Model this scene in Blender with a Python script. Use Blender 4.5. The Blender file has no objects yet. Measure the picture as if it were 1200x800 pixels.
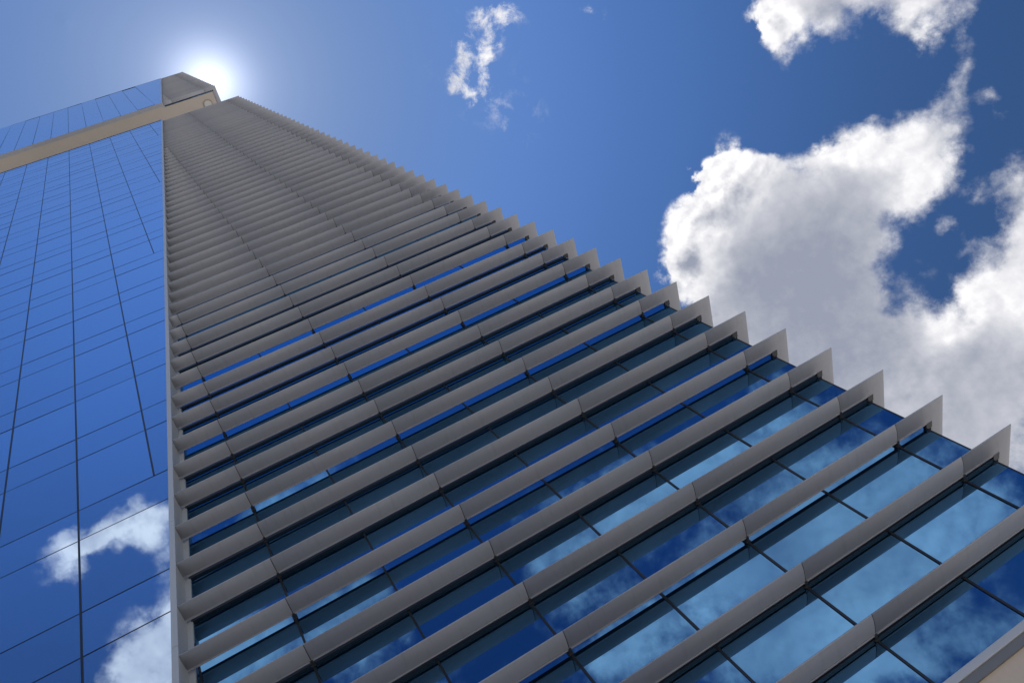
import bpy, bmesh, math, random
from mathutils import Vector, Matrix

random.seed(7)
S = bpy.context.scene
COL = S.collection
EYE = 1.65                      # camera height above the plaza; facade heights below are given from the eye

# ------------------------------------------------------------------ node helpers
def nd(nt, typ, **kw):
    n = nt.nodes.new(typ)
    for k, v in kw.items():
        setattr(n, k, v)
    return n

def lk(nt, a, b):
    nt.links.new(a, b)

def mth(nt, op, a, b=None, c=None, clamp=False):
    n = nd(nt, 'ShaderNodeMath', operation=op, use_clamp=clamp)
    for i, v in enumerate((a, b, c)):
        if v is None:
            continue
        if isinstance(v, (int, float)):
            n.inputs[i].default_value = v
        else:
            lk(nt, v, n.inputs[i])
    return n.outputs[0]

def smooth(nt, v, lo, hi, a=0.0, b=1.0):
    n = nd(nt, 'ShaderNodeMapRange', interpolation_type='SMOOTHSTEP')
    lk(nt, v, n.inputs['Value'])
    n.inputs['From Min'].default_value = lo
    n.inputs['From Max'].default_value = hi
    n.inputs['To Min'].default_value = a
    n.inputs['To Max'].default_value = b
    return n.outputs['Result']

def mixc(nt, fac, a, b):
    n = nd(nt, 'ShaderNodeMix', data_type='RGBA')
    if isinstance(fac, (int, float)):
        n.inputs[0].default_value = fac
    else:
        lk(nt, fac, n.inputs[0])
    for sock, v in ((n.inputs[6], a), (n.inputs[7], b)):
        if isinstance(v, tuple):
            sock.default_value = (*v, 1)
        else:
            lk(nt, v, sock)
    return n.outputs[2]

def new_mat(name):
    m = bpy.data.materials.new(name)
    m.use_nodes = True
    nt = m.node_tree
    nt.nodes.clear()
    out = nd(nt, 'ShaderNodeOutputMaterial')
    b = nd(nt, 'ShaderNodeBsdfPrincipled')
    lk(nt, b.outputs[0], out.inputs[0])
    return m, nt, b

def painted(name, col, rough=0.5, var=0.08, scale=1.2, stretch=(1, 1, 1), fine=0.03, bump=0.0, spec=0.4):
    """coated metal / render / stone: a base colour with faint weathering"""
    m, nt, b = new_mat(name)
    tc = nd(nt, 'ShaderNodeTexCoord')
    mp = nd(nt, 'ShaderNodeMapping')
    mp.inputs['Scale'].default_value = stretch
    lk(nt, tc.outputs['Object'], mp.inputs['Vector'])
    n1 = nd(nt, 'ShaderNodeTexNoise')
    n1.inputs['Scale'].default_value = scale
    n1.inputs['Detail'].default_value = 5
    lk(nt, mp.outputs[0], n1.inputs['Vector'])
    n2 = nd(nt, 'ShaderNodeTexNoise')
    n2.inputs['Scale'].default_value = scale * 22
    n2.inputs['Detail'].default_value = 3
    lk(nt, tc.outputs['Object'], n2.inputs['Vector'])
    f = mth(nt, 'MULTIPLY_ADD', mth(nt, 'SUBTRACT', n1.outputs['Fac'], 0.5), 2 * var, 1.0)
    f = mth(nt, 'MULTIPLY_ADD', mth(nt, 'SUBTRACT', n2.outputs['Fac'], 0.5), 2 * fine, f)
    v = nd(nt, 'ShaderNodeVectorMath', operation='SCALE')
    v.inputs[0].default_value = col
    lk(nt, f, v.inputs['Scale'])
    lk(nt, v.outputs[0], b.inputs['Base Color'])
    b.inputs['Roughness'].default_value = rough
    b.inputs['Specular IOR Level'].default_value = spec
    if bump:
        bp = nd(nt, 'ShaderNodeBump')
        bp.inputs['Strength'].default_value = bump
        bp.inputs['Distance'].default_value = 0.01
        lk(nt, n2.outputs['Fac'], bp.inputs['Height'])
        lk(nt, bp.outputs[0], b.inputs['Normal'])
    return m

def coated_glass(name, tint, body, edge, wave=0.0016):
    """solar-control glass: mirror coating with a tint over a dark body, very slightly wavy"""
    m, nt, b = new_mat(name)
    oi = nd(nt, 'ShaderNodeObjectInfo')              # panes come from different batches
    tv = nd(nt, 'ShaderNodeVectorMath', operation='SCALE')
    tv.inputs[0].default_value = tint
    lk(nt, mth(nt, 'MULTIPLY_ADD', oi.outputs['Random'], 0.16, 0.92), tv.inputs['Scale'])
    lk(nt, tv.outputs[0], b.inputs['Base Color'])
    b.inputs['Metallic'].default_value = 1.0
    b.inputs['Roughness'].default_value = 0.012
    b.inputs['Specular Tint'].default_value = (*edge, 1)
    d = nd(nt, 'ShaderNodeBsdfDiffuse')
    d.inputs['Color'].default_value = (*body, 1)
    add = nd(nt, 'ShaderNodeAddShader')
    lk(nt, b.outputs[0], add.inputs[0])
    lk(nt, d.outputs[0], add.inputs[1])
    out = [n for n in nt.nodes if n.type == 'OUTPUT_MATERIAL'][0]
    lk(nt, add.outputs[0], out.inputs[0])
    tc = nd(nt, 'ShaderNodeTexCoord')
    n1 = nd(nt, 'ShaderNodeTexNoise')
    n1.inputs['Scale'].default_value = 0.9
    n1.inputs['Detail'].default_value = 1
    lk(nt, tc.outputs['Object'], n1.inputs['Vector'])
    bp = nd(nt, 'ShaderNodeBump')
    bp.inputs['Strength'].default_value = 1.0
    bp.inputs['Distance'].default_value = wave
    lk(nt, n1.outputs['Fac'], bp.inputs['Height'])
    lk(nt, bp.outputs[0], b.inputs['Normal'])
    return m

M = dict(
    louver=painted('louver coated aluminium', (0.375, 0.38, 0.41), 0.36, 0.05, 0.55, (1, 3, 3), 0.03, 0.02),
    dark=painted('dark anodised aluminium', (0.016, 0.019, 0.024), 0.35, 0.15, 2.0),
    drip=painted('grey drip metal', (0.20, 0.195, 0.19), 0.5, 0.08, 1.0),
    seal=painted('dark glossy glazing seal', (0.016, 0.022, 0.034), 0.06, 0.10, 2.0, spec=1.0),
    joint=painted('black rubber joint', (0.05, 0.05, 0.055), 0.7, 0.1, 3.0),
    fin=painted('pale grey aluminium', (0.46, 0.47, 0.47), 0.4, 0.06, 0.5, (1, 1, 0.3), 0.02),
    beige=painted('beige render', (0.50, 0.445, 0.38), 0.8, 0.07, 0.5, (1, 1, 1), 0.04, 0.1),
    stone=painted('pale beige stone', (0.66, 0.52, 0.39), 0.75, 0.06, 0.6, (1, 1, 1), 0.05, 0.12),
    sill=painted('light sill metal', (0.52, 0.52, 0.53), 0.4, 0.06, 1.0),
    bracket=painted('dark steel bracket', (0.035, 0.037, 0.042), 0.45, 0.1, 4.0),
    lamp=painted('white lamp glass', (0.55, 0.53, 0.50), 0.3, 0.03, 4.0),
    brown=painted('brown lamp bezel', (0.36, 0.30, 0.24), 0.5, 0.08, 4.0),
    core=painted('dark core wall', (0.03, 0.032, 0.036), 0.7, 0.1, 0.5),
    paving=painted('pale granite paving', (0.45, 0.44, 0.425), 0.75, 0.12, 0.15, (1, 1, 1), 0.05, 0.15),
    glass_flush=coated_glass('blue mirror glass', (0.475, 0.585, 0.725), (0.006, 0.012, 0.03), (0.9, 0.95, 1.0)),
    glass_deep=coated_glass('deep blue solar glass', (0.095, 0.228, 0.405), (0.002, 0.006, 0.010), (0.5, 0.75, 1.0)),
)

# the louvre panels differ a little in tone from one to the next, and carry faint run-off streaks
nt = M['louver'].node_tree
b = [n for n in nt.nodes if n.type == 'BSDF_PRINCIPLED'][0]
src = b.inputs['Base Color'].links[0].from_socket
tc = [n for n in nt.nodes if n.type == 'TEX_COORD'][0]
sx = nd(nt, 'ShaderNodeSeparateXYZ'); lk(nt, tc.outputs['Object'], sx.inputs[0])
oi = nd(nt, 'ShaderNodeObjectInfo')
ix = mth(nt, 'FLOOR', mth(nt, 'MULTIPLY', mth(nt, 'ADD', sx.outputs['X'], 0.885), 1 / 3.65))
wn = nd(nt, 'ShaderNodeTexWhiteNoise', noise_dimensions='1D')
lk(nt, mth(nt, 'MULTIPLY_ADD', oi.outputs['Random'], 91.7, ix), wn.inputs['W'])
st = nd(nt, 'ShaderNodeTexNoise', noise_dimensions='2D')
st.inputs['Scale'].default_value = 1.0
st.inputs['Detail'].default_value = 4
cx = nd(nt, 'ShaderNodeCombineXYZ')
lk(nt, mth(nt, 'MULTIPLY', sx.outputs['X'], 9.0), cx.inputs['X'])
lk(nt, mth(nt, 'MULTIPLY_ADD', oi.outputs['Random'], 50.0, mth(nt, 'MULTIPLY', sx.outputs['Y'], 1.5)), cx.inputs['Y'])
lk(nt, cx.outputs[0], st.inputs['Vector'])
f = mth(nt, 'MULTIPLY_ADD', wn.outputs['Value'], 0.09, 0.95)
f = mth(nt, 'MULTIPLY', f, smooth(nt, st.outputs['Fac'], 0.50, 0.80, 1.0, 0.92))
sv = nd(nt, 'ShaderNodeVectorMath', operation='SCALE')
lk(nt, src, sv.inputs[0]); lk(nt, f, sv.inputs['Scale'])
lk(nt, sv.outputs[0], b.inputs['Base Color'])

# ------------------------------------------------------------------ object helpers
def link(name, bm, mats, parent=None, loc=None):
    me = bpy.data.meshes.new(name)
    bm.normal_update()
    bm.to_mesh(me)
    bm.free()
    for m in (mats if isinstance(mats, (list, tuple)) else [mats]):
        me.materials.append(m)
    o = bpy.data.objects.new(name, me)
    COL.objects.link(o)
    if parent:
        o.parent = parent
    if loc:
        o.location = loc
    return o

def box(bm, x0, x1, y0, y1, z0, z1, mi=0):
    v = [bm.verts.new((x, y, z)) for z in (z0, z1) for y in (y0, y1) for x in (x0, x1)]
    for q in ((0, 2, 3, 1), (4, 5, 7, 6), (0, 1, 5, 4), (2, 6, 7, 3), (0, 4, 6, 2), (1, 3, 7, 5)):
        bm.faces.new([v[i] for i in q]).material_index = mi

def prism(bm, pts, y0, y1, dy=None, mi=0):
    """polygon in x-z (counter-clockwise seen from -y) given thickness from y0 (front) to y1 (back)"""
    n = len(pts)
    dy = dy or [0.0] * n
    a = [bm.verts.new((p[0], y0 + d, p[1])) for p, d in zip(pts, dy)]
    b = [bm.verts.new((p[0], y1, p[1])) for p in pts]
    bm.faces.new(a).material_index = mi
    bm.faces.new(b[::-1]).material_index = mi
    for i in range(n):
        j = (i + 1) % n
        bm.faces.new((a[j], a[i], b[i], b[j])).material_index = mi

# ------------------------------------------------------------------ dimensions of the tower (metres)
PITCH = 1.347
Z0 = 7.37 + EYE                          # louvre row number 0
def row_z(k): return Z0 + PITCH * k
def slant(z): return -4.225 + 0.0957 * (z - EYE)      # leaning edge between mirror glass and louvred glass
FLUSH = 10.0                             # plane of the mirror glass and of the louvre noses
GLASS = 10.47                            # plane of the louvred glass
XG = 10.84                               # glass corner on the right
NOSE, BACK = 9.98, 10.37
XOUT = XG + (GLASS - NOSE)
XBACK = XG + (GLASS - BACK)
MOD = 1.825
def mull(j): return -0.885 + MOD * j
LEFT = mull(-11)
REAR = 38.0
SILL = 4.96 + EYE
TOP1 = 85.05 + EYE
BOT2 = 99.4 + EYE
TOP2 = 129.6 + EYE
FIN = 0.125

# ------------------------------------------------------------------ the tower
tower = bpy.data.objects.new('tower', None)
COL.objects.link(tower)
tower['label'] = 'tall glass office tower with grey horizontal louvres and a leaning edge to mirrored blue glass'
tower['category'] = 'skyscraper'

CAM = Vector((0, 0, EYE))
Rc = Matrix(((0.85766435, 0.41083581, -0.30923422),
             (0.24009242, -0.85175004, -0.46570109),
             (-0.45471694, 0.32517043, -0.8291542)))
def view_size(c, w, h):
    """rough size in the photograph, used only to rank which repeats are built as individuals"""
    d = Rc.transposed() @ (Vector(c) - CAM)
    if d.z >= -0.5:
        return 0.0
    u, v = d.x / -d.z, d.y / -d.z
    if abs(u) > 0.70 or abs(v) > 0.48:
        return 0.0
    r = Vector(c) - CAM
    return w * h * abs(r.y) / r.length ** 3

def clip(poly, z_keep_left, off=0.0):
    """cut an x-z polygon with the leaning edge"""
    out = []
    f = lambda p: (p[0] - slant(p[1]) - off) * (1 if z_keep_left else -1)
    n = len(poly)
    for i in range(n):
        a, b = poly[i], poly[(i + 1) % n]
        fa, fb = f(a), f(b)
        if fa <= 0:
            out.append(a)
        if (fa < 0 < fb) or (fb < 0 < fa):
            t = fa / (fa - fb)
            out.append((a[0] + t * (b[0] - a[0]), a[1] + t * (b[1] - a[1])))
    return out if len(out) >= 3 else None

def levels(z_lo, z_hi):
    """heights of the horizontal bars: two of every three louvre rows"""
    z = [z_lo]
    k = int((z_lo - Z0) / PITCH) - 3
    while row_z(k) < z_hi - 0.25:
        if k % 3 in (0, 2) and row_z(k) > z_lo + 0.25:
            z.append(row_z(k))
        k += 1
    return z + [z_hi]

# --- solid body behind the glass
bm = bmesh.new()
box(bm, LEFT + .05, XG - .06, GLASS + .06, REAR, SILL - .02, TOP1 - .35)
prism(bm, [(LEFT + .05, SILL), (slant(SILL) - .02, SILL), (slant(TOP1 - .35) - .02, TOP1 - .35), (LEFT + .05, TOP1 - .35)], FLUSH + .07, GLASS + .06)
link('lower_body', bm, M['core'], tower)
bm = bmesh.new()
box(bm, LEFT + .05, XG - .06, GLASS + .06, REAR, BOT2 + .06, TOP2 - .4)
prism(bm, [(LEFT + .05, BOT2 + .06), (slant(BOT2) - .02, BOT2 + .06), (slant(TOP2 - .4) - .02, TOP2 - .4), (LEFT + .05, TOP2 - .4)], FLUSH + .07, GLASS + .06)
link('upper_body', bm, M['core'], tower)

# --- mirror glass left of the leaning edge; louvred glass right of it
panes = []          # (size, polygon, front plane, material key, corner offsets)
bars_v = []         # (size, x, z0, z1, kind)
bars_h = []
for (zl, zh) in ((SILL, TOP1), (BOT2, TOP2)):
    lv = levels(zl, zh) if zl < TOP1 else [zl, zh]
    # left
    stop = {}
    for j in range(-10, 8):
        x = mull(j)
        z_end = zl
        for z in lv:
            if slant(z) - x >= 0.14 and (abs((z - Z0) / PITCH % 3) < .01 or abs((z - Z0) / PITCH % 3 - 3) < .01 or z == zl):
                z_end = z
                break
        else:
            continue
        stop[j] = z_end
        bars_v.append((x, z_end, zh, 'flush'))
    for a, b in zip(lv[:-1], lv[1:]):
        js = [j for j in sorted(stop) if stop[j] <= a + 1e-6]
        xs = [LEFT] + [mull(j) for j in js] + [99.0]
        for x0, x1 in zip(xs[:-1], xs[1:]):
            p = [(x0 + .006, a + .006), (x1 - .006, a + .006), (x1 - .006, b - .006), (x0 + .006, b - .006)]
            if x1 > 50:
                p = clip([(x0 + .006, a + .006), (30, a + .006), (30, b - .006), (x0 + .006, b - .006)], True)
            if p:
                panes.append([p, FLUSH, 'glass_flush'])
        if a > zl:
            bars_h.append((LEFT, slant(a), a, 'flush'))
    # right
    lv = levels(zl, zh)
    for j in range(-2, 13):
        x = mull(j)
        if x > XG - .3:
            continue
        z1 = min(zh, (x - FIN - .1 + 4.225) / 0.0957 + EYE)
        if z1 > zl + .5:
            bars_v.append((x, zl, z1, 'deep'))
    for a, b in zip(lv[:-1], lv[1:]):
        xs = [mull(j) for j in range(-3, 20) if mull(j) < XG - .3] + [XG - .03]
        for x0, x1 in zip(xs[:-1], xs[1:]):
            p = clip([(x0 + .006, a + .006), (x1 - .006, a + .006), (x1 - .006, b - .006), (x0 + .006, b - .006)], False, FIN + .05)
            if p:
                panes.append([p, GLASS, 'glass_deep'])
        if a > zl:
            bars_h.append((slant(a) + FIN + .08, XG - .02, a, 'deep'))

def cen(p):
    return sum(q[0] for q in p) / len(p), sum(q[1] for q in p) / len(p)
def area(p):
    return abs(sum(p[i][0] * p[(i + 1) % len(p)][1] - p[(i + 1) % len(p)][0] * p[i][1] for i in range(len(p)))) / 2

for q in panes:
    c = cen(q[0])
    q.append(view_size((c[0], q[1], c[1]), area(q[0]), 1.0))
panes.sort(key=lambda q: -q[3])
rest = {'glass_flush': bmesh.new(), 'glass_deep': bmesh.new()}
for i, (p, y, key, s) in enumerate(panes):
    # every pane sits a hair out of true, as glazing does
    c = cen(p)
    amp = 0.0022 if key == 'glass_flush' else 0.0030
    tx, tz = random.uniform(-amp, amp), random.uniform(-amp, amp)
    dy = [(v[0] - c[0]) * tx + (v[1] - c[1]) * tz for v in p]
    if i < 100 and s > 0:
        bm = bmesh.new()
        prism(bm, p, y, y + .03, dy)
        link('glass_pane', bm, M[key], tower)
    else:
        prism(rest[key], p, y, y + .03, dy)
for key, bm in rest.items():
    o = link('glass_pane', bm, M[key], tower)
    o['kind'] = 'stuff'

for (x, z0, z1, kind) in bars_v:
    bm = bmesh.new()
    if kind == 'flush':
        box(bm, x - .022, x + .022, FLUSH - .010, FLUSH + .04, z0, z1)
    else:
        box(bm, x - .021, x + .021, GLASS - .016, GLASS + .04, z0, z1)
    link('mullion', bm, M['dark'], tower)
hs = sorted(bars_h, key=lambda b: -view_size(((max(b[0], -8) + b[1]) / 2, 10, b[2]), 1, 1))
far = bmesh.new()
for i, (x0, x1, z, kind) in enumerate(hs):
    bm = bmesh.new() if i < 100 else far
    if kind == 'flush':
        box(bm, x0, x1, FLUSH - .006, FLUSH + .04, z - .010, z + .010)
    else:
        box(bm, x0, x1, GLASS - .050, GLASS + .04, z - .044, z + .044)
    if i < 100:
        link('transom', bm, M['seal'] if kind == 'flush' else M['dark'], tower)
if len(hs) > 100:
    link('transom', far, M['seal'], tower)['kind'] = 'stuff'
else:
    far.free()

# --- leaning fin with its return, and the jamb beside the louvred glass
for (zl, zh) in ((SILL, TOP1 + .04), (BOT2 - .04, TOP2 + .04)):
    bm = bmesh.new()
    za = zl
    while za < zh - .05:                           # panels of one storey with an open seam between them
        zb = min(za + 3 * PITCH, zh)
        prism(bm, [(slant(za), za), (slant(za) + FIN, za), (slant(zb) + FIN, zb - .010), (slant(zb), zb - .010)], FLUSH - .03, GLASS + .05)
        za = zb
    o = link('edge_fin', bm, M['fin'], tower)
    bv = o.modifiers.new('edge', 'BEVEL'); bv.width = .006; bv.segments = 2
    bm = bmesh.new()
    a, b = FIN - .004, FIN + .11
    prism(bm, [(slant(zl) + a, zl + .01), (slant(zl) + b, zl + .01), (slant(zh) + b, zh - .01), (slant(zh) + a, zh - .01)], GLASS - .045, GLASS + .045)
    link('jamb', bm, M['fin'], tower)

# --- corner posts of the louvred glass and the glazed side wall
for (zl, zh) in ((SILL, TOP1), (BOT2, TOP2)):
    bm = bmesh.new()
    box(bm, XG - .035, XG, GLASS - .004, GLASS + .06, zl, zh)
    link('corner_post', bm, M['dark'], tower)
    bm = bmesh.new()
    box(bm, XG - .032, XG - .004, GLASS + .065, REAR, zl, zh)
    link('side_glazing', bm, M['glass_deep'], tower)

# --- louvres
TH = 0.036
def profile():
    """blade section: (outward distance from the back edge, height); belly rising to a slim nose, small lip at the back"""
    w = BACK - NOSE
    pts = [(.004, -.045), (.020, -.045), (.021, -.035), (.05, -.035), (w * .45, -.032), (w * .62, -.026), (w * .78, -.014), (w * .89, .000), (w - .018, .010)]
    for a in range(-50, 91, 28):
        pts.append((w - .013 + .013 * math.cos(math.radians(a)), .023 + .013 * math.sin(math.radians(a))))
    pts += [(w * .6, .036), (w * .3, .035), (.03, .034), (.006, .030), (0, .022), (0, -.041)]
    return pts
PROF = profile()

def sweep(bm, stations, mi, scale=1.0):
    """stations: (x, y on the back edge, outward vector)"""
    rings = []
    for (x, y, ox, oy) in stations:
        rings.append([bm.verts.new((x + ox * d, y + oy * d, h * scale)) for d, h in PROF])
    n = len(PROF)
    for r, q in zip(rings[:-1], rings[1:]):
        for i in range(n):
            j = (i + 1) % n
            f = bm.faces.new((r[i], r[j], q[j], q[i]))
            f.material_index = mi
            f.smooth = 3 <= i <= 16
    f = bm.faces.new(rings[0][::-1]); f.material_index = mi
    f = bm.faces.new(rings[-1]); f.material_index = mi

GAP = 0.007
JOINTS = [mull(2 * i) for i in range(-3, 7)]
def blade(z, sag):
    bm = bmesh.new()
    xl = slant(z) + FIN - .02
    js = [x for x in JOINTS if xl + .25 < x < XBACK - .3]
    cuts = [xl] + js
    for i, x in enumerate(cuts):
        x0 = x + (GAP if i else 0)
        if i + 1 < len(cuts):
            sweep(bm, [(x0, BACK, 0, -1), (cuts[i + 1] - GAP, BACK, 0, -1)], 0)
        else:
            sweep(bm, [(x0, BACK, 0, -1), (XBACK, BACK, 1, -1), (XBACK, BACK + 2.9, 1, 0)], 0)
    for x in js:                                   # dark splice inside each joint
        sweep(bm, [(x - GAP - .02, BACK + .004, 0, -.94), (x + GAP + .02, BACK + .004, 0, -.94)], 1, .86)
    y = BACK + 2.9
    while y + 3.65 < REAR:
        sweep(bm, [(XBACK, y + 2 * GAP, 1, 0), (XBACK, y + 3.65, 1, 0)], 0)
        y += 3.65
    return bm, js

def bracket_mesh():
    bm = bmesh.new()
    box(bm, -.026, .026, BACK - .03, GLASS - .02, -.052, .030)
    box(bm, -.045, .045, GLASS - .034, GLASS - .012, -.075, .060)
    me = bpy.data.meshes.new('bracket')
    bm.to_mesh(me); bm.free()
    me.materials.append(M['bracket'])
    return me
BR = bracket_mesh()
def corner_bracket_mesh():
    bm = bmesh.new()
    box(bm, XG - .03, XBACK + .015, BACK - .015, GLASS + .02, -.050, .022)
    me = bpy.data.meshes.new('bracket')
    bm.to_mesh(me); bm.free()
    me.materials.append(M['bracket'])
    return me
BRC = corner_bracket_mesh()

rows = [row_z(k) for k in range(-1, 58)]
z = BOT2 + .05
while z < TOP2 - .3:
    rows.append(z)
    z += PITCH
n_br = 0
far_br = bmesh.new()
for z in rows:
    bm, js = blade(z, 0)
    lv = link('louver', bm, [M['louver'], M['joint']], tower, (0, random.uniform(-.004, .004), z + random.uniform(-.004, .004)))
    lv.rotation_euler = (0, random.uniform(-.0004, .0004), 0)
    for x in js + [None]:
        if n_br < 100:
            b = bpy.data.objects.new('bracket', BR if x is not None else BRC)
            COL.objects.link(b)
            b.parent = lv
            b.location = (x or 0, 0, 0)
            n_br += 1
        elif x is not None:
            box(far_br, x - .026, x + .026, BACK - .03, GLASS - .02, z - .052, z + .030)
        else:
            box(far_br, XG - .03, XBACK + .015, BACK - .015, GLASS + .02, z - .050, z + .022)
link('bracket', far_br, M['bracket'], tower)['kind'] = 'stuff'

# --- copings
bm = bmesh.new()
box(bm, slant(TOP1) + FIN, XG + .06, GLASS - .06, GLASS + .5, TOP1, TOP1 + .10)
box(bm, XG - .44, XG + .06, GLASS + .5, REAR, TOP1, TOP1 + .10)
link('coping', bm, M['louver'], tower)
bm = bmesh.new()
box(bm, LEFT, slant(TOP1), FLUSH - .02, FLUSH + .4, TOP1, TOP1 + .16)
link('coping', bm, M['dark'], tower)
bm = bmesh.new()
box(bm, LEFT, slant(TOP2), FLUSH - .02, FLUSH + .4, TOP2, TOP2 + .14)
link('coping', bm, M['dark'], tower)
bm = bmesh.new()
box(bm, slant(TOP2) + FIN, XOUT - .02, NOSE + .02, GLASS + .5, TOP2 - .30, TOP2 - .12)
box(bm, XG - .44, XOUT - .02, GLASS + .5, REAR, TOP2 - .30, TOP2 - .12)
link('coping', bm, M['louver'], tower)
bm = bmesh.new()
box(bm, LEFT + .1, XG - .1, GLASS + .5, REAR - .1, TOP1 - .30, TOP1 - .18)
link('terrace_floor', bm, M['beige'], tower)
bm = bmesh.new()
box(bm, LEFT + .1, XG - .1, GLASS + .5, REAR - .1, TOP2 - .35, TOP2 - .25)
link('roof', bm, M['core'], tower)

# --- open terrace storey between the two blocks
bm = bmesh.new()
prism(bm, [(LEFT, BOT2 - .02), (slant(BOT2), BOT2 - .02), (slant(BOT2), BOT2 + .05), (LEFT, BOT2 + .05)], FLUSH + .40, GLASS + .055)
box(bm, LEFT, XG - .01, GLASS + .055, 20.0, BOT2 - .02, BOT2 + .05)
link('soffit', bm, M['beige'], tower)
bm = bmesh.new()
box(bm, LEFT, slant(BOT2), FLUSH + .005, FLUSH + .397, BOT2 - .03, BOT2 + .05)
link('soffit_trim', bm, M['louver'], tower)
bm = bmesh.new()
box(bm, LEFT + 3, XG - 3.4, 15.5, REAR - 4, TOP1 - .2, BOT2 - .03)
link('terrace_wall', bm, M['beige'], tower)
bm = bmesh.new()
bmesh.ops.create_cone(bm, cap_ends=True, segments=40, radius1=.50, radius2=.54, depth=.10,
                      matrix=Matrix.Translation((9.86, 11.62, BOT2 - .06)))
lamp = link('soffit_lamp', bm, M['brown'], tower)
bm = bmesh.new()
bmesh.ops.create_cone(bm, cap_ends=True, segments=40, radius1=.38, radius2=.40, depth=.05,
                      matrix=Matrix.Translation((9.86, 11.62, BOT2 - .12)))
link('diffuser', bm, M['lamp'], lamp)

# --- sill ledge and beige base storey
bm = bmesh.new()
box(bm, slant(SILL) + .02, XG + .12, 10.395, GLASS + .05, SILL - .12, SILL)
box(bm, LEFT, slant(SILL) + .015, FLUSH - .03, GLASS + .05, SILL - .12, SILL - .003)
o = link('sill', bm, M['sill'], tower)
bv = o.modifiers.new('edge', 'BEVEL'); bv.width = .012; bv.segments = 2
bm = bmesh.new()
box(bm, LEFT + .1, XG + .06, 10.425, 10.60, SILL - .25, SILL - .123)
link('drip_band', bm, M['drip'], tower)
bm = bmesh.new()
box(bm, LEFT + .1, XG, 10.47, REAR, 0, SILL - .245)
link('base_wall', bm, M['stone'], tower)

# ------------------------------------------------------------------ ground
bm = bmesh.new()
R_ = 4000.0
for q in (bmesh.ops.create_grid(bm, x_segments=8, y_segments=8, size=R_),):
    pass
g = link('ground', bm, M['paving'])
g['kind'] = 'structure'
# paving joints on the plaza slabs
nt = M['paving'].node_tree
b = [n for n in nt.nodes if n.type == 'BSDF_PRINCIPLED'][0]
src = b.inputs['Base Color'].links[0].from_socket
tc = [n for n in nt.nodes if n.type == 'TEX_COORD'][0]
br = nd(nt, 'ShaderNodeTexBrick')
br.inputs['Scale'].default_value = 1.0
br.inputs['Brick Width'].default_value = 1.2
br.inputs['Row Height'].default_value = 0.6
br.inputs['Mortar Size'].default_value = 0.008
br.inputs['Color1'].default_value = (1, 1, 1, 1)
br.inputs['Color2'].default_value = (.86, .86, .86, 1)
br.inputs['Mortar'].default_value = (.45, .45, .45, 1)
lk(nt, tc.outputs['Object'], br.inputs['Vector'])
mu = nd(nt, 'ShaderNodeVectorMath', operation='MULTIPLY')
lk(nt, src, mu.inputs[0]); lk(nt, br.outputs['Color'], mu.inputs[1])
lk(nt, mu.outputs[0], b.inputs['Base Color'])

# cloud masses on the deck: centre x, y, radii, turn, weight
SOLID = [
   (0.7831, 0.2046, 0.0644, 0.0418, -2.7817, 1.0),
   (0.7671, 0.238, 0.0373, 0.0249, 1.6538, 0.75),
   (0.8381, 0.2157, 0.0721, 0.0497, -2.7404, 1.0),
   (0.8988, 0.212, 0.0607, 0.0429, -2.6962, 1.0),
   (0.9358, 0.2535, 0.0534, 0.0452, -2.1832, 1.0),
   (0.875, 0.157, 0.1687, 0.0665, -2.8417, 1.0),
   (0.9749, 0.2301, 0.0596, 0.0435, -2.6304, 0.8),
   (0.6422, 0.4607, 0.1087, 0.0825, 2.1359, 1.0),
   (0.6411, 0.5464, 0.0832, 0.0689, 1.8313, 0.8),
   (0.6033, 0.4727, 0.072, 0.0479, 1.8382, 0.8),
   (0.6934, 0.4164, 0.0854, 0.0832, 2.7172, 1.0),
   (0.7426, 0.4853, 0.1348, 0.127, -2.4524, 1.2),
   (0.8396, 0.4536, 0.0971, 0.0909, 2.9133, 1.1),
   (0.8837, 0.4213, 0.0717, 0.0645, 2.768, 0.9),
   (0.7503, 0.5865, 0.1408, 0.1319, -2.7143, 1.2),
   (0.6484, 0.5301, 0.0947, 0.0801, 1.8095, 1.0),
   (0.6819, 0.6924, 0.139, 0.1341, -3.0742, 1.2),
   (0.7895, 0.5484, 0.1069, 0.0608, 1.8056, 0.9),
   (0.7497, 0.6877, 0.1101, 0.0851, 1.893, 1.0),
   (0.9464, 0.4019, 0.0833, 0.0569, 1.9581, 0.52),
   (0.9014, 0.457, 0.0576, 0.0558, -3.1026, 0.66),
   (0.9339, 0.4157, 0.0648, 0.0466, 1.9432, 0.28),
   (0.9813, 0.3385, 0.0612, 0.0259, 1.7832, 0.4),
   (0.9801, 0.2786, 0.0382, 0.0283, 1.4383, 0.22),
   (0.9463, 0.7368, 0.1554, 0.1273, 2.6227, 1.2),
   (0.869, 0.735, 0.1091, 0.0989, 2.4503, 1.1),
   (0.993, 0.6364, 0.077, 0.0619, 1.5439, 1.0),
   (1.0245, 0.5591, 0.0809, 0.0403, 1.8654, 0.8),
   (0.9682, 0.6298, 0.048, 0.0413, 1.6997, 0.5),
   (0.9849, 0.4968, 0.0518, 0.028, 2.9994, 0.62),
   (1.0325, 0.4838, 0.0571, 0.0293, 1.687, 0.55),
   (0.8438, 0.8815, 0.2212, 0.1717, -2.9981, 1.2),
   (1.0646, 0.6366, 0.1783, 0.093, 1.756, 1.1),
   (0.8427, 0.6767, 0.059, 0.0425, 2.7486, 0.7),
   (0.9263, 0.5299, 0.0258, 0.0187, 1.7011, 0.5),
   (1.0078, 0.394, 0.025, 0.0209, 1.3169, 0.42),
   (0.9373, 0.5782, 0.0418, 0.0308, 2.9594, 0.35),
]
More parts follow.
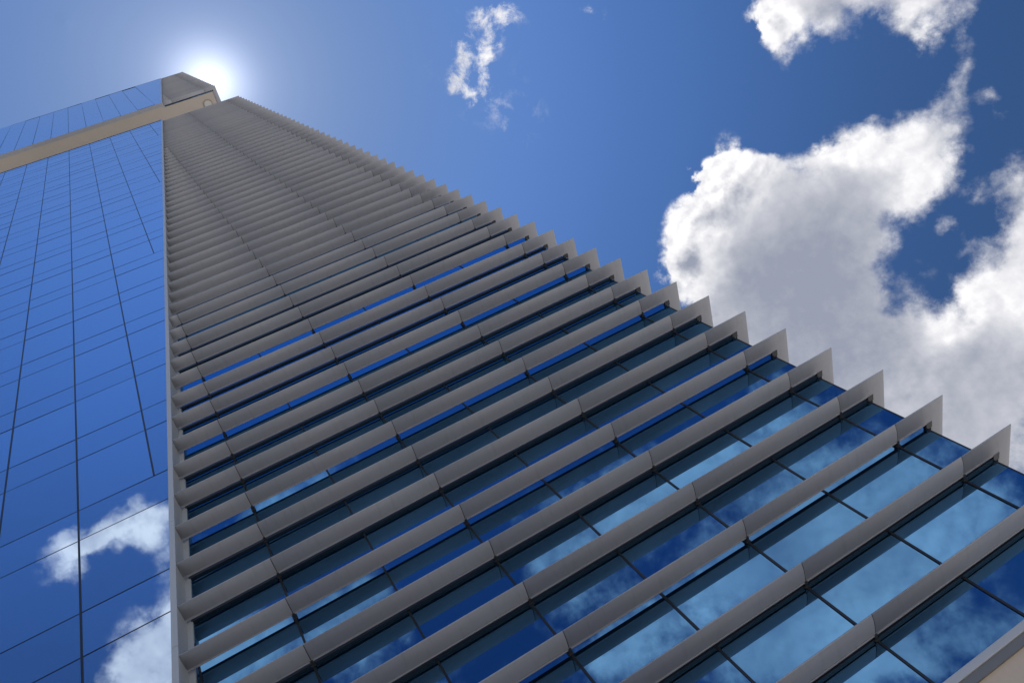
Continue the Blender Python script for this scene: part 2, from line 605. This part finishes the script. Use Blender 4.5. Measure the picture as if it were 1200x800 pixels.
WISP = [
   (0.4488, 0.1237, 0.0411, 0.0211, -3.0555, 0.62),
   (0.4356, 0.1582, 0.0453, 0.0208, 2.0499, 0.52),
   (0.4272, 0.1898, 0.0301, 0.0137, 1.8666, 0.5),
   (0.3959, 0.1568, 0.0393, 0.0185, 1.4042, 0.55),
   (0.3931, 0.1933, 0.0301, 0.0147, 1.7891, 0.5),
   (0.4102, 0.2164, 0.0637, 0.051, -2.8582, 0.16),
   (0.4383, 0.2521, 0.0432, 0.0418, -2.8023, 0.14),
   (0.5554, 0.1383, 0.0146, 0.0135, -2.6671, 0.4),
   (0.417, 0.1407, 0.0928, 0.0774, -2.8962, 0.12),
]
BEHIND = [
   (-0.1899, -0.5203, 0.0922, 0.0318, 3.0211, 0.72),
   (-0.1451, -0.5217, 0.0366, 0.0344, 2.8395, 0.62),
   (-0.1662, -0.5552, 0.0283, 0.0233, 2.3761, 0.5),
   (-0.235, -0.5127, 0.0439, 0.0213, 2.8554, 0.55),
   (-0.2118, -0.6504, 0.0671, 0.0582, 1.7453, 0.85),
   (-0.2542, -0.6749, 0.0543, 0.0457, 1.978, 0.85),
   (-0.1535, -0.6207, 0.0798, 0.0422, 1.1671, 0.75),
   (-0.1603, -0.6979, 0.0994, 0.0683, 1.233, 0.9),
   (0.5558, -0.9204, 0.5179, 0.2681, -3.0304, 0.44),
   (-0.0158, -0.5816, 0.0967, 0.0536, 3.1, 0.9),
   (0.0675, -0.5638, 0.0531, 0.0285, 3.132, 0.5),
   (-0.0825, -0.7228, 0.1317, 0.0787, 2.9052, 1.0),
   (0.0083, -0.7815, 0.0752, 0.0651, 2.9281, 0.9),
   (0.0285, -0.7138, 0.0644, 0.0329, 3.0658, 0.7),
   (0.32, -0.829, 0.0964, 0.0696, -3.0571, 0.85),
   (0.2747, -0.7841, 0.0548, 0.0462, 2.7523, 0.5),
   (0.409, -0.7763, 0.1091, 0.0708, -3.079, 0.8),
   (0.5752, -0.7473, 0.1332, 0.0596, -2.9339, 0.75),
   (0.4788, -0.7645, 0.0969, 0.0595, -3.1315, 0.7),
   (0.3583, -0.946, 0.0919, 0.0684, -3.0623, 0.9),
   (0.2886, -0.9779, 0.0724, 0.0449, 2.7503, 0.7),
   (0.6311, -0.8947, 0.1837, 0.1289, -2.9457, 1.0),
   (0.5054, -1.0286, 0.0875, 0.0785, -2.8492, 1.0),
   (0.6482, -1.0021, 0.1616, 0.113, -2.8582, 1.0),
   (0.7794, -0.8634, 0.0824, 0.059, -2.9317, 0.7),
   (0.7762, -0.9646, 0.1337, 0.0792, -2.817, 0.9),
   (0.5967, -1.1097, 0.1302, 0.0807, 2.9194, 0.85),
   (0.7032, -0.7375, 0.0705, 0.0362, -3.0546, 0.5),
   (0.0762, -0.8734, 0.046, 0.0214, 2.6392, 0.45),
   (0.8574, -0.8084, 0.055, 0.0491, 3.0726, 0.5),
   (0.8456, -1.1081, 0.0663, 0.0467, 3.0856, 0.6),
   (0.8585, -0.9364, 0.0673, 0.0598, -2.9306, 0.6),
   (0.7684, -1.0939, 0.1232, 0.0757, -2.8121, 0.5),
   (0.4895, -0.922, 0.0867, 0.0695, -2.9433, 0.4),
   (0.2983, -0.7311, 0.0712, 0.0466, -3.1229, 0.4),
   (0.235, -0.6409, 0.0691, 0.0345, -3.1226, 0.35),
   (0.6791, -1.0989, 0.0734, 0.0444, -3.0134, 0.5),
]
CORE = [
   (0.7528, 0.5128, 0.1042, 0.0974, 1.5331, 1.15),
   (0.7437, 0.6097, 0.1147, 0.1016, 1.8129, 1.0),
   (0.6819, 0.6924, 0.1158, 0.1098, -2.9919, 0.8),
   (0.8283, 0.5045, 0.0704, 0.0541, 1.7166, 0.5),
   (0.7766, 0.6575, 0.0974, 0.0674, 1.8594, 0.5),
   (0.8606, 0.43, 0.0499, 0.03, 3.0507, 0.3),
   (0.6635, 0.5598, 0.0592, 0.0462, 2.1414, 0.5),
   (0.629, 0.4408, 0.0269, 0.0185, 3.0998, 0.42),
   (0.6017, 0.4783, 0.0206, 0.0186, -2.733, 0.42),
   (0.6671, 0.4203, 0.0337, 0.0182, 2.1536, 0.3),
   (0.6958, 0.3876, 0.0216, 0.0115, 2.7007, 0.35),
   (0.8331, 0.2144, 0.0255, 0.0167, 3.1397, 0.5),
   (0.9165, 0.2314, 0.0281, 0.0179, -2.7538, 0.35),
   (0.9689, 0.2439, 0.0261, 0.0216, 1.0807, 0.35),
   (0.873, 0.1763, 0.1199, 0.0483, -2.8401, 0.5),
   (0.8964, 0.7935, 0.1204, 0.0848, 3.1208, 0.75),
   (0.9565, 0.7395, 0.0648, 0.0473, 2.8663, 0.4),
   (0.869, 0.735, 0.0569, 0.0305, 2.794, 0.3),
   (0.9372, 0.6902, 0.0537, 0.0286, 2.9699, 0.25),
   (1.0055, 0.5783, 0.0401, 0.0222, 1.7415, 0.3),
   (1.0086, 0.5069, 0.0342, 0.0251, -2.764, 0.3),
   (0.9543, 0.4041, 0.0541, 0.0311, 1.8927, 0.3),
   (0.8544, 0.8843, 0.1646, 0.0862, -2.9084, 0.5),
]
CORE_BEHIND = [
   (-0.1913, -0.5971, 0.036, 0.0201, 2.9258, 0.45),
   (-0.1959, -0.5121, 0.0349, 0.0099, 2.9833, 0.4),
   (-0.1571, -0.5148, 0.0185, 0.0137, 2.5079, 0.3),
   (-0.2094, -0.6887, 0.041, 0.0355, 1.8084, 0.3),
   (-0.1898, -0.5408, 0.0265, 0.012, 2.9667, 0.25),
   (0.3509, -0.8484, 0.0486, 0.0279, 3.0859, 0.4),
   (0.5316, -0.8863, 0.0736, 0.0471, -3.1023, 0.3),
   (0.78, -1.0413, 0.0719, 0.0451, -2.9467, 0.4),
   (0.5811, -0.9799, 0.0746, 0.0343, -2.9509, 0.3),
]
CRISP = [
   (0.5963, 0.4643, 0.1268, 0.0687, 2.0183, 1.3),
   (0.6767, 0.3819, 0.0761, 0.0685, 2.9614, 1.2),
   (0.7374, 0.3883, 0.0459, 0.0428, 1.2219, 0.6),
   (0.7652, 0.2184, 0.0543, 0.0486, -2.2407, 1.0),
   (0.8221, 0.3782, 0.0621, 0.0274, 2.9585, 0.9),
   (0.9307, 0.2808, 0.0455, 0.0307, -2.7341, 0.6),
   (0.9229, 0.6612, 0.0554, 0.0463, 2.5472, 0.5),
   (0.8194, 0.7466, 0.0584, 0.0468, 2.6659, 0.5),
]
CRISP_BEHIND = [
   (-0.2043, -0.5093, 0.095, 0.0591, 2.9701, 0.6),
   (-0.2084, -0.6434, 0.0915, 0.0796, 1.7357, 0.6),
]
AUR1, AURW1 = 0.95, 1.75           # air-light round the sun: strength, width in degrees
AUR2, AURW2 = 0.27, 4.8
DEEP = (1.30, 0.52)
SKYTINT = (0.52, 0.77, 1.06)
EXPOSURE = 0.0

# ------------------------------------------------------------------ sky, clouds, sun
SUN = Vector((0.10908, 0.09520, 0.98946)).normalized()
W = bpy.data.worlds.new('World')
S.world = W
W.use_nodes = True
nt = W.node_tree
nt.nodes.clear()
out = nd(nt, 'ShaderNodeOutputWorld')
bg = nd(nt, 'ShaderNodeBackground')
STR = 0.10
sky = nd(nt, 'ShaderNodeTexSky', sky_type='NISHITA')
sky.sun_disc = False
sky.sun_elevation = math.asin(SUN.z)
sky.sun_rotation = math.atan2(SUN.x, SUN.y)
sky.altitude = 200
sky.air_density = 1.0
sky.dust_density = 0.3
sky.ozone_density = 4.0
tc = nd(nt, 'ShaderNodeTexCoord')
D = tc.outputs['Generated']
# position on the sky dome, flattened without shear (stereographic from the nadir)
sp = nd(nt, 'ShaderNodeSeparateXYZ'); lk(nt, D, sp.inputs[0])
zz = mth(nt, 'MULTIPLY_ADD', mth(nt, 'MAXIMUM', sp.outputs['Z'], -0.5), 0.5, 0.5)
cb = nd(nt, 'ShaderNodeCombineXYZ')
lk(nt, mth(nt, 'DIVIDE', sp.outputs['X'], zz), cb.inputs['X'])
lk(nt, mth(nt, 'DIVIDE', sp.outputs['Y'], zz), cb.inputs['Y'])
P0 = cb.outputs[0]

def fbm(vec, scale, detail, rough, dist=0.0, off=(0, 0, 0)):
    mp = nd(nt, 'ShaderNodeMapping')
    mp.inputs['Location'].default_value = off
    lk(nt, vec, mp.inputs['Vector'])
    n = nd(nt, 'ShaderNodeTexNoise', noise_dimensions='2D')
    n.inputs['Scale'].default_value = scale
    n.inputs['Detail'].default_value = detail
    n.inputs['Roughness'].default_value = rough
    n.inputs['Distortion'].default_value = dist
    lk(nt, mp.outputs[0], n.inputs['Vector'])
    return n

def warped(vec, amp, scale, detail):
    wn = fbm(vec, scale, detail, 0.6)
    wv = nd(nt, 'ShaderNodeVectorMath', operation='SUBTRACT')
    lk(nt, wn.outputs['Color'], wv.inputs[0]); wv.inputs[1].default_value = (.5, .5, .5)
    ws = nd(nt, 'ShaderNodeVectorMath', operation='SCALE'); ws.inputs['Scale'].default_value = amp
    lk(nt, wv.outputs[0], ws.inputs[0])
    wa = nd(nt, 'ShaderNodeVectorMath', operation='ADD')
    lk(nt, vec, wa.inputs[0]); lk(nt, ws.outputs[0], wa.inputs[1])
    return wa.outputs[0]

def masses(vec, table, grow):
    acc = None
    for (cx, cy, rx, ry, a, w) in table:
        mp = nd(nt, 'ShaderNodeMapping', vector_type='TEXTURE')
        mp.inputs['Location'].default_value = (cx, cy, 0)
        mp.inputs['Rotation'].default_value = (0, 0, a)
        mp.inputs['Scale'].default_value = (rx * grow, ry * grow, 1)
        lk(nt, vec, mp.inputs['Vector'])
        gr = nd(nt, 'ShaderNodeTexGradient', gradient_type='SPHERICAL')
        lk(nt, mp.outputs[0], gr.inputs['Vector'])
        acc = mth(nt, 'MULTIPLY', gr.outputs['Fac'], w) if acc is None else mth(nt, 'MULTIPLY_ADD', gr.outputs['Fac'], w, acc)
    return acc

def billow(vec, scale, octaves, gain=0.52):
    """sum of folded noise: round puffs with creases between them"""
    acc, amp = None, 1.0
    for i in range(octaves):
        n = fbm(vec, scale * 2.1 ** i, 0, 0.5, 0.0, (1.7 * i, 2.3 * i, 0))
        v = mth(nt, 'ABSOLUTE', mth(nt, 'MULTIPLY_ADD', n.outputs['Fac'], 2.0, -1.0))
        acc = mth(nt, 'MULTIPLY', v, amp) if acc is None else mth(nt, 'MULTIPLY_ADD', v, amp, acc)
        amp *= gain
    return acc

TOSUN = Vector((2 * SUN.x / (1 + SUN.z), 2 * SUN.y / (1 + SUN.z), 0))
def towards_sun(vec, step):
    vs = nd(nt, 'ShaderNodeVectorMath', operation='SUBTRACT'); vs.inputs[0].default_value = TOSUN; lk(nt, vec, vs.inputs[1])
    vn = nd(nt, 'ShaderNodeVectorMath', operation='NORMALIZE'); lk(nt, vs.outputs[0], vn.inputs[0])
    vk = nd(nt, 'ShaderNodeVectorMath', operation='SCALE'); vk.inputs['Scale'].default_value = step; lk(nt, vn.outputs[0], vk.inputs[0])
    va = nd(nt, 'ShaderNodeVectorMath', operation='ADD'); lk(nt, vec, va.inputs[0]); lk(nt, vk.outputs[0], va.inputs[1])
    return va.outputs[0]

# --- clear sky: Nishita, deepening away from the sun, with air-light round the sun
dt = nd(nt, 'ShaderNodeVectorMath', operation='DOT_PRODUCT')
nv = nd(nt, 'ShaderNodeVectorMath', operation='NORMALIZE'); lk(nt, D, nv.inputs[0])
lk(nt, nv.outputs[0], dt.inputs[0]); dt.inputs[1].default_value = SUN
deg = mth(nt, 'MULTIPLY', mth(nt, 'ARCCOSINE', mth(nt, 'MINIMUM', dt.outputs['Value'], 0.999999)), 180 / math.pi)
a1 = mth(nt, 'EXPONENT', mth(nt, 'MULTIPLY', mth(nt, 'POWER', mth(nt, 'MULTIPLY', deg, 1 / AURW1), 1.6), -1.0))
a2 = mth(nt, 'EXPONENT', mth(nt, 'MULTIPLY', deg, -1 / AURW2))
aur = mth(nt, 'MULTIPLY_ADD', a1, AUR1 / STR, mth(nt, 'MULTIPLY', a2, AUR2 / STR))
deep = mth(nt, 'MULTIPLY', smooth(nt, deg, 16, 54, DEEP[0], DEEP[1]), smooth(nt, deg, 3, 22, 0.70, 1.0))
h1 = nd(nt, 'ShaderNodeVectorMath', operation='MULTIPLY')
lk(nt, sky.outputs[0], h1.inputs[0]); h1.inputs[1].default_value = SKYTINT
h2 = nd(nt, 'ShaderNodeVectorMath', operation='SCALE')
lk(nt, h1.outputs[0], h2.inputs[0]); lk(nt, deep, h2.inputs['Scale'])
av = nd(nt, 'ShaderNodeVectorMath', operation='SCALE'); av.inputs[0].default_value = (.96, .97, 1.05); lk(nt, aur, av.inputs['Scale'])
sa = nd(nt, 'ShaderNodeVectorMath', operation='ADD'); lk(nt, h2.outputs[0], sa.inputs[0]); lk(nt, av.outputs[0], sa.inputs[1])
CLEAR = sa.outputs[0]

# the half of the sky that faces the sun is the brighter one
front = smooth(nt, sp.outputs['Y'], 0.0, -0.38, 1.0, 1.55)
C1 = 1.0 / STR
def cloudy(table, wisps, core, crisps, veil, lum):
    """one background: the clear sky with the cloud masses of that side of the sky"""
    p1 = warped(P0, 0.085, 9.0, 7)
    p2 = warped(P0, 0.09, 8.0, 5)
    mass = masses(p1, table, 1.12)
    bil = billow(P0, 14.0, 5)
    bil_s = billow(towards_sun(P0, 0.010), 14.0, 4)
    fine = mth(nt, 'SUBTRACT', fbm(P0, 34.0, 8, 0.64).outputs['Fac'], 0.5)
    soft = mth(nt, 'SUBTRACT', fbm(P0, 10.0, 6, 0.58, 0.0, (5, 9, 0)).outputs['Fac'], 0.5)
    # the sunward front is crisp and bulging, the lee side frays into veils
    crisp = mth(nt, 'MINIMUM', masses(p2, crisps, 1.0), 1.0)
    dens = mth(nt, 'MULTIPLY_ADD', mth(nt, 'SUBTRACT', bil, 0.42), 0.30, mass)
    dens = mth(nt, 'MULTIPLY_ADD', fine, 0.72, dens)
    dens = mth(nt, 'MULTIPLY_ADD', soft, 0.55, dens)
    n = nd(nt, 'ShaderNodeMapRange', interpolation_type='SMOOTHSTEP')
    lk(nt, dens, n.inputs['Value'])
    n.inputs['From Min'].default_value = 0.20
    lk(nt, mth(nt, 'MULTIPLY_ADD', crisp, -0.82, 1.18), n.inputs['From Max'])
    alpha = mth(nt, 'MULTIPLY', n.outputs['Result'], smooth(nt, mass, 0.02, 0.25))
    if wisps:
        thin = masses(p1, wisps, 1.15)
        nw = fbm(P0, 26.0, 10, 0.70, 0.2, (3.1, 1.7, 0))
        dw = mth(nt, 'MULTIPLY_ADD', mth(nt, 'SUBTRACT', nw.outputs['Fac'], 0.5), 2.7, thin)
        aw = mth(nt, 'MULTIPLY', smooth(nt, dw, 0.16, 1.05), smooth(nt, thin, 0.0, 0.40))
        alpha = mth(nt, 'MAXIMUM', alpha, aw)
    if veil < 1:
        alpha = mth(nt, 'MULTIPLY', alpha, mth(nt, 'MULTIPLY_ADD', soft, 0.9, veil, clamp=True))
    shade = masses(p2, core, 1.5)
    broad = mth(nt, 'SUBTRACT', fbm(P0, 5.0, 3, 0.5, 0.0, (11, 4, 0)).outputs['Fac'], 0.5)
    shade = mth(nt, 'MULTIPLY_ADD', soft, 0.50, mth(nt, 'MULTIPLY_ADD', broad, 1.5, shade))
    # light is used up with depth: it falls off steadily, never to nothing
    shade = mth(nt, 'SUBTRACT', 1.0, mth(nt, 'EXPONENT', mth(nt, 'MULTIPLY', mth(nt, 'MAXIMUM', shade, 0.0), -2.0)))
    relief = mth(nt, 'MULTIPLY', mth(nt, 'SUBTRACT', bil, bil_s), mth(nt, 'MULTIPLY_ADD', shade, -0.9, 1.0))
    relief = mth(nt, 'MULTIPLY', relief, mth(nt, 'MULTIPLY_ADD', crisp, 0.75, 0.5))
    lit = mth(nt, 'MULTIPLY_ADD', relief, 0.70, mth(nt, 'SUBTRACT', 0.84, mth(nt, 'MULTIPLY', shade, 0.84)))
    lit = mth(nt, 'MULTIPLY_ADD', crisp, 0.22, lit)
    pocket = smooth(nt, fbm(P0, 17.0, 4, 0.5, 0.0, (7, 2, 0)).outputs['Fac'], 0.50, 0.72)
    lit = mth(nt, 'MULTIPLY_ADD', mth(nt, 'MULTIPLY', pocket, crisp), -0.55, lit)
    lit = mth(nt, 'MULTIPLY_ADD', soft, 0.34, mth(nt, 'MULTIPLY_ADD', fine, 0.22, lit), clamp=True)
    cloud = mixc(nt, lit, (0.32 * C1, 0.35 * C1, 0.44 * C1), (1.02 * lum * C1, 1.01 * lum * C1, 1.03 * lum * C1))
    b = nd(nt, 'ShaderNodeBackground')
    fr = nd(nt, 'ShaderNodeVectorMath', operation='SCALE')
    lk(nt, mixc(nt, alpha, CLEAR, cloud), fr.inputs[0])
    lk(nt, front, fr.inputs['Scale'])
    b.inputs['Strength'].default_value = STR
    lk(nt, fr.outputs[0], b.inputs['Color'])
    return b

bg_a = cloudy(SOLID, WISP, CORE, CRISP, 1.0, 1.0)               # over and beyond the tower
bg_b = cloudy(BEHIND, None, CORE_BEHIND, CRISP_BEHIND, 0.85, 0.80)       # over the street, met in the glass
ms = nd(nt, 'ShaderNodeMixShader')
lk(nt, mth(nt, 'GREATER_THAN', sp.outputs['Y'], 0.0), ms.inputs[0])
lk(nt, bg_b.outputs[0], ms.inputs[1]); lk(nt, bg_a.outputs[0], ms.inputs[2])
lk(nt, ms.outputs[0], out.inputs[0])
nt.nodes.remove(bg)

sl = bpy.data.lights.new('sun', 'SUN')
sl.energy = 5.0
sl.angle = math.radians(0.53)
sl.color = (1.0, 0.95, 0.87)
so = bpy.data.objects.new('sun', sl)
COL.objects.link(so)
so.location = SUN * 400
so.rotation_euler = SUN.to_track_quat('Z', 'Y').to_euler()

# ------------------------------------------------------------------ camera
cd = bpy.data.cameras.new('camera')
cd.sensor_width = 36.0
cd.lens = 28.61
cd.clip_start = 0.1
cd.clip_end = 12000
co = bpy.data.objects.new('camera', cd)
COL.objects.link(co)
co.matrix_world = Matrix.Translation(CAM) @ Rc.to_4x4()
S.camera = co

S.render.engine = 'CYCLES'
S.cycles.max_bounces = 8
S.cycles.glossy_bounces = 6
S.cycles.sample_clamp_indirect = 6.0
S.cycles.caustics_reflective = False
S.cycles.caustics_refractive = False
S.cycles.use_denoising = True
S.view_settings.view_transform = 'Standard'
S.view_settings.look = 'None'
S.view_settings.exposure = EXPOSURE
S.view_settings.gamma = 1.0
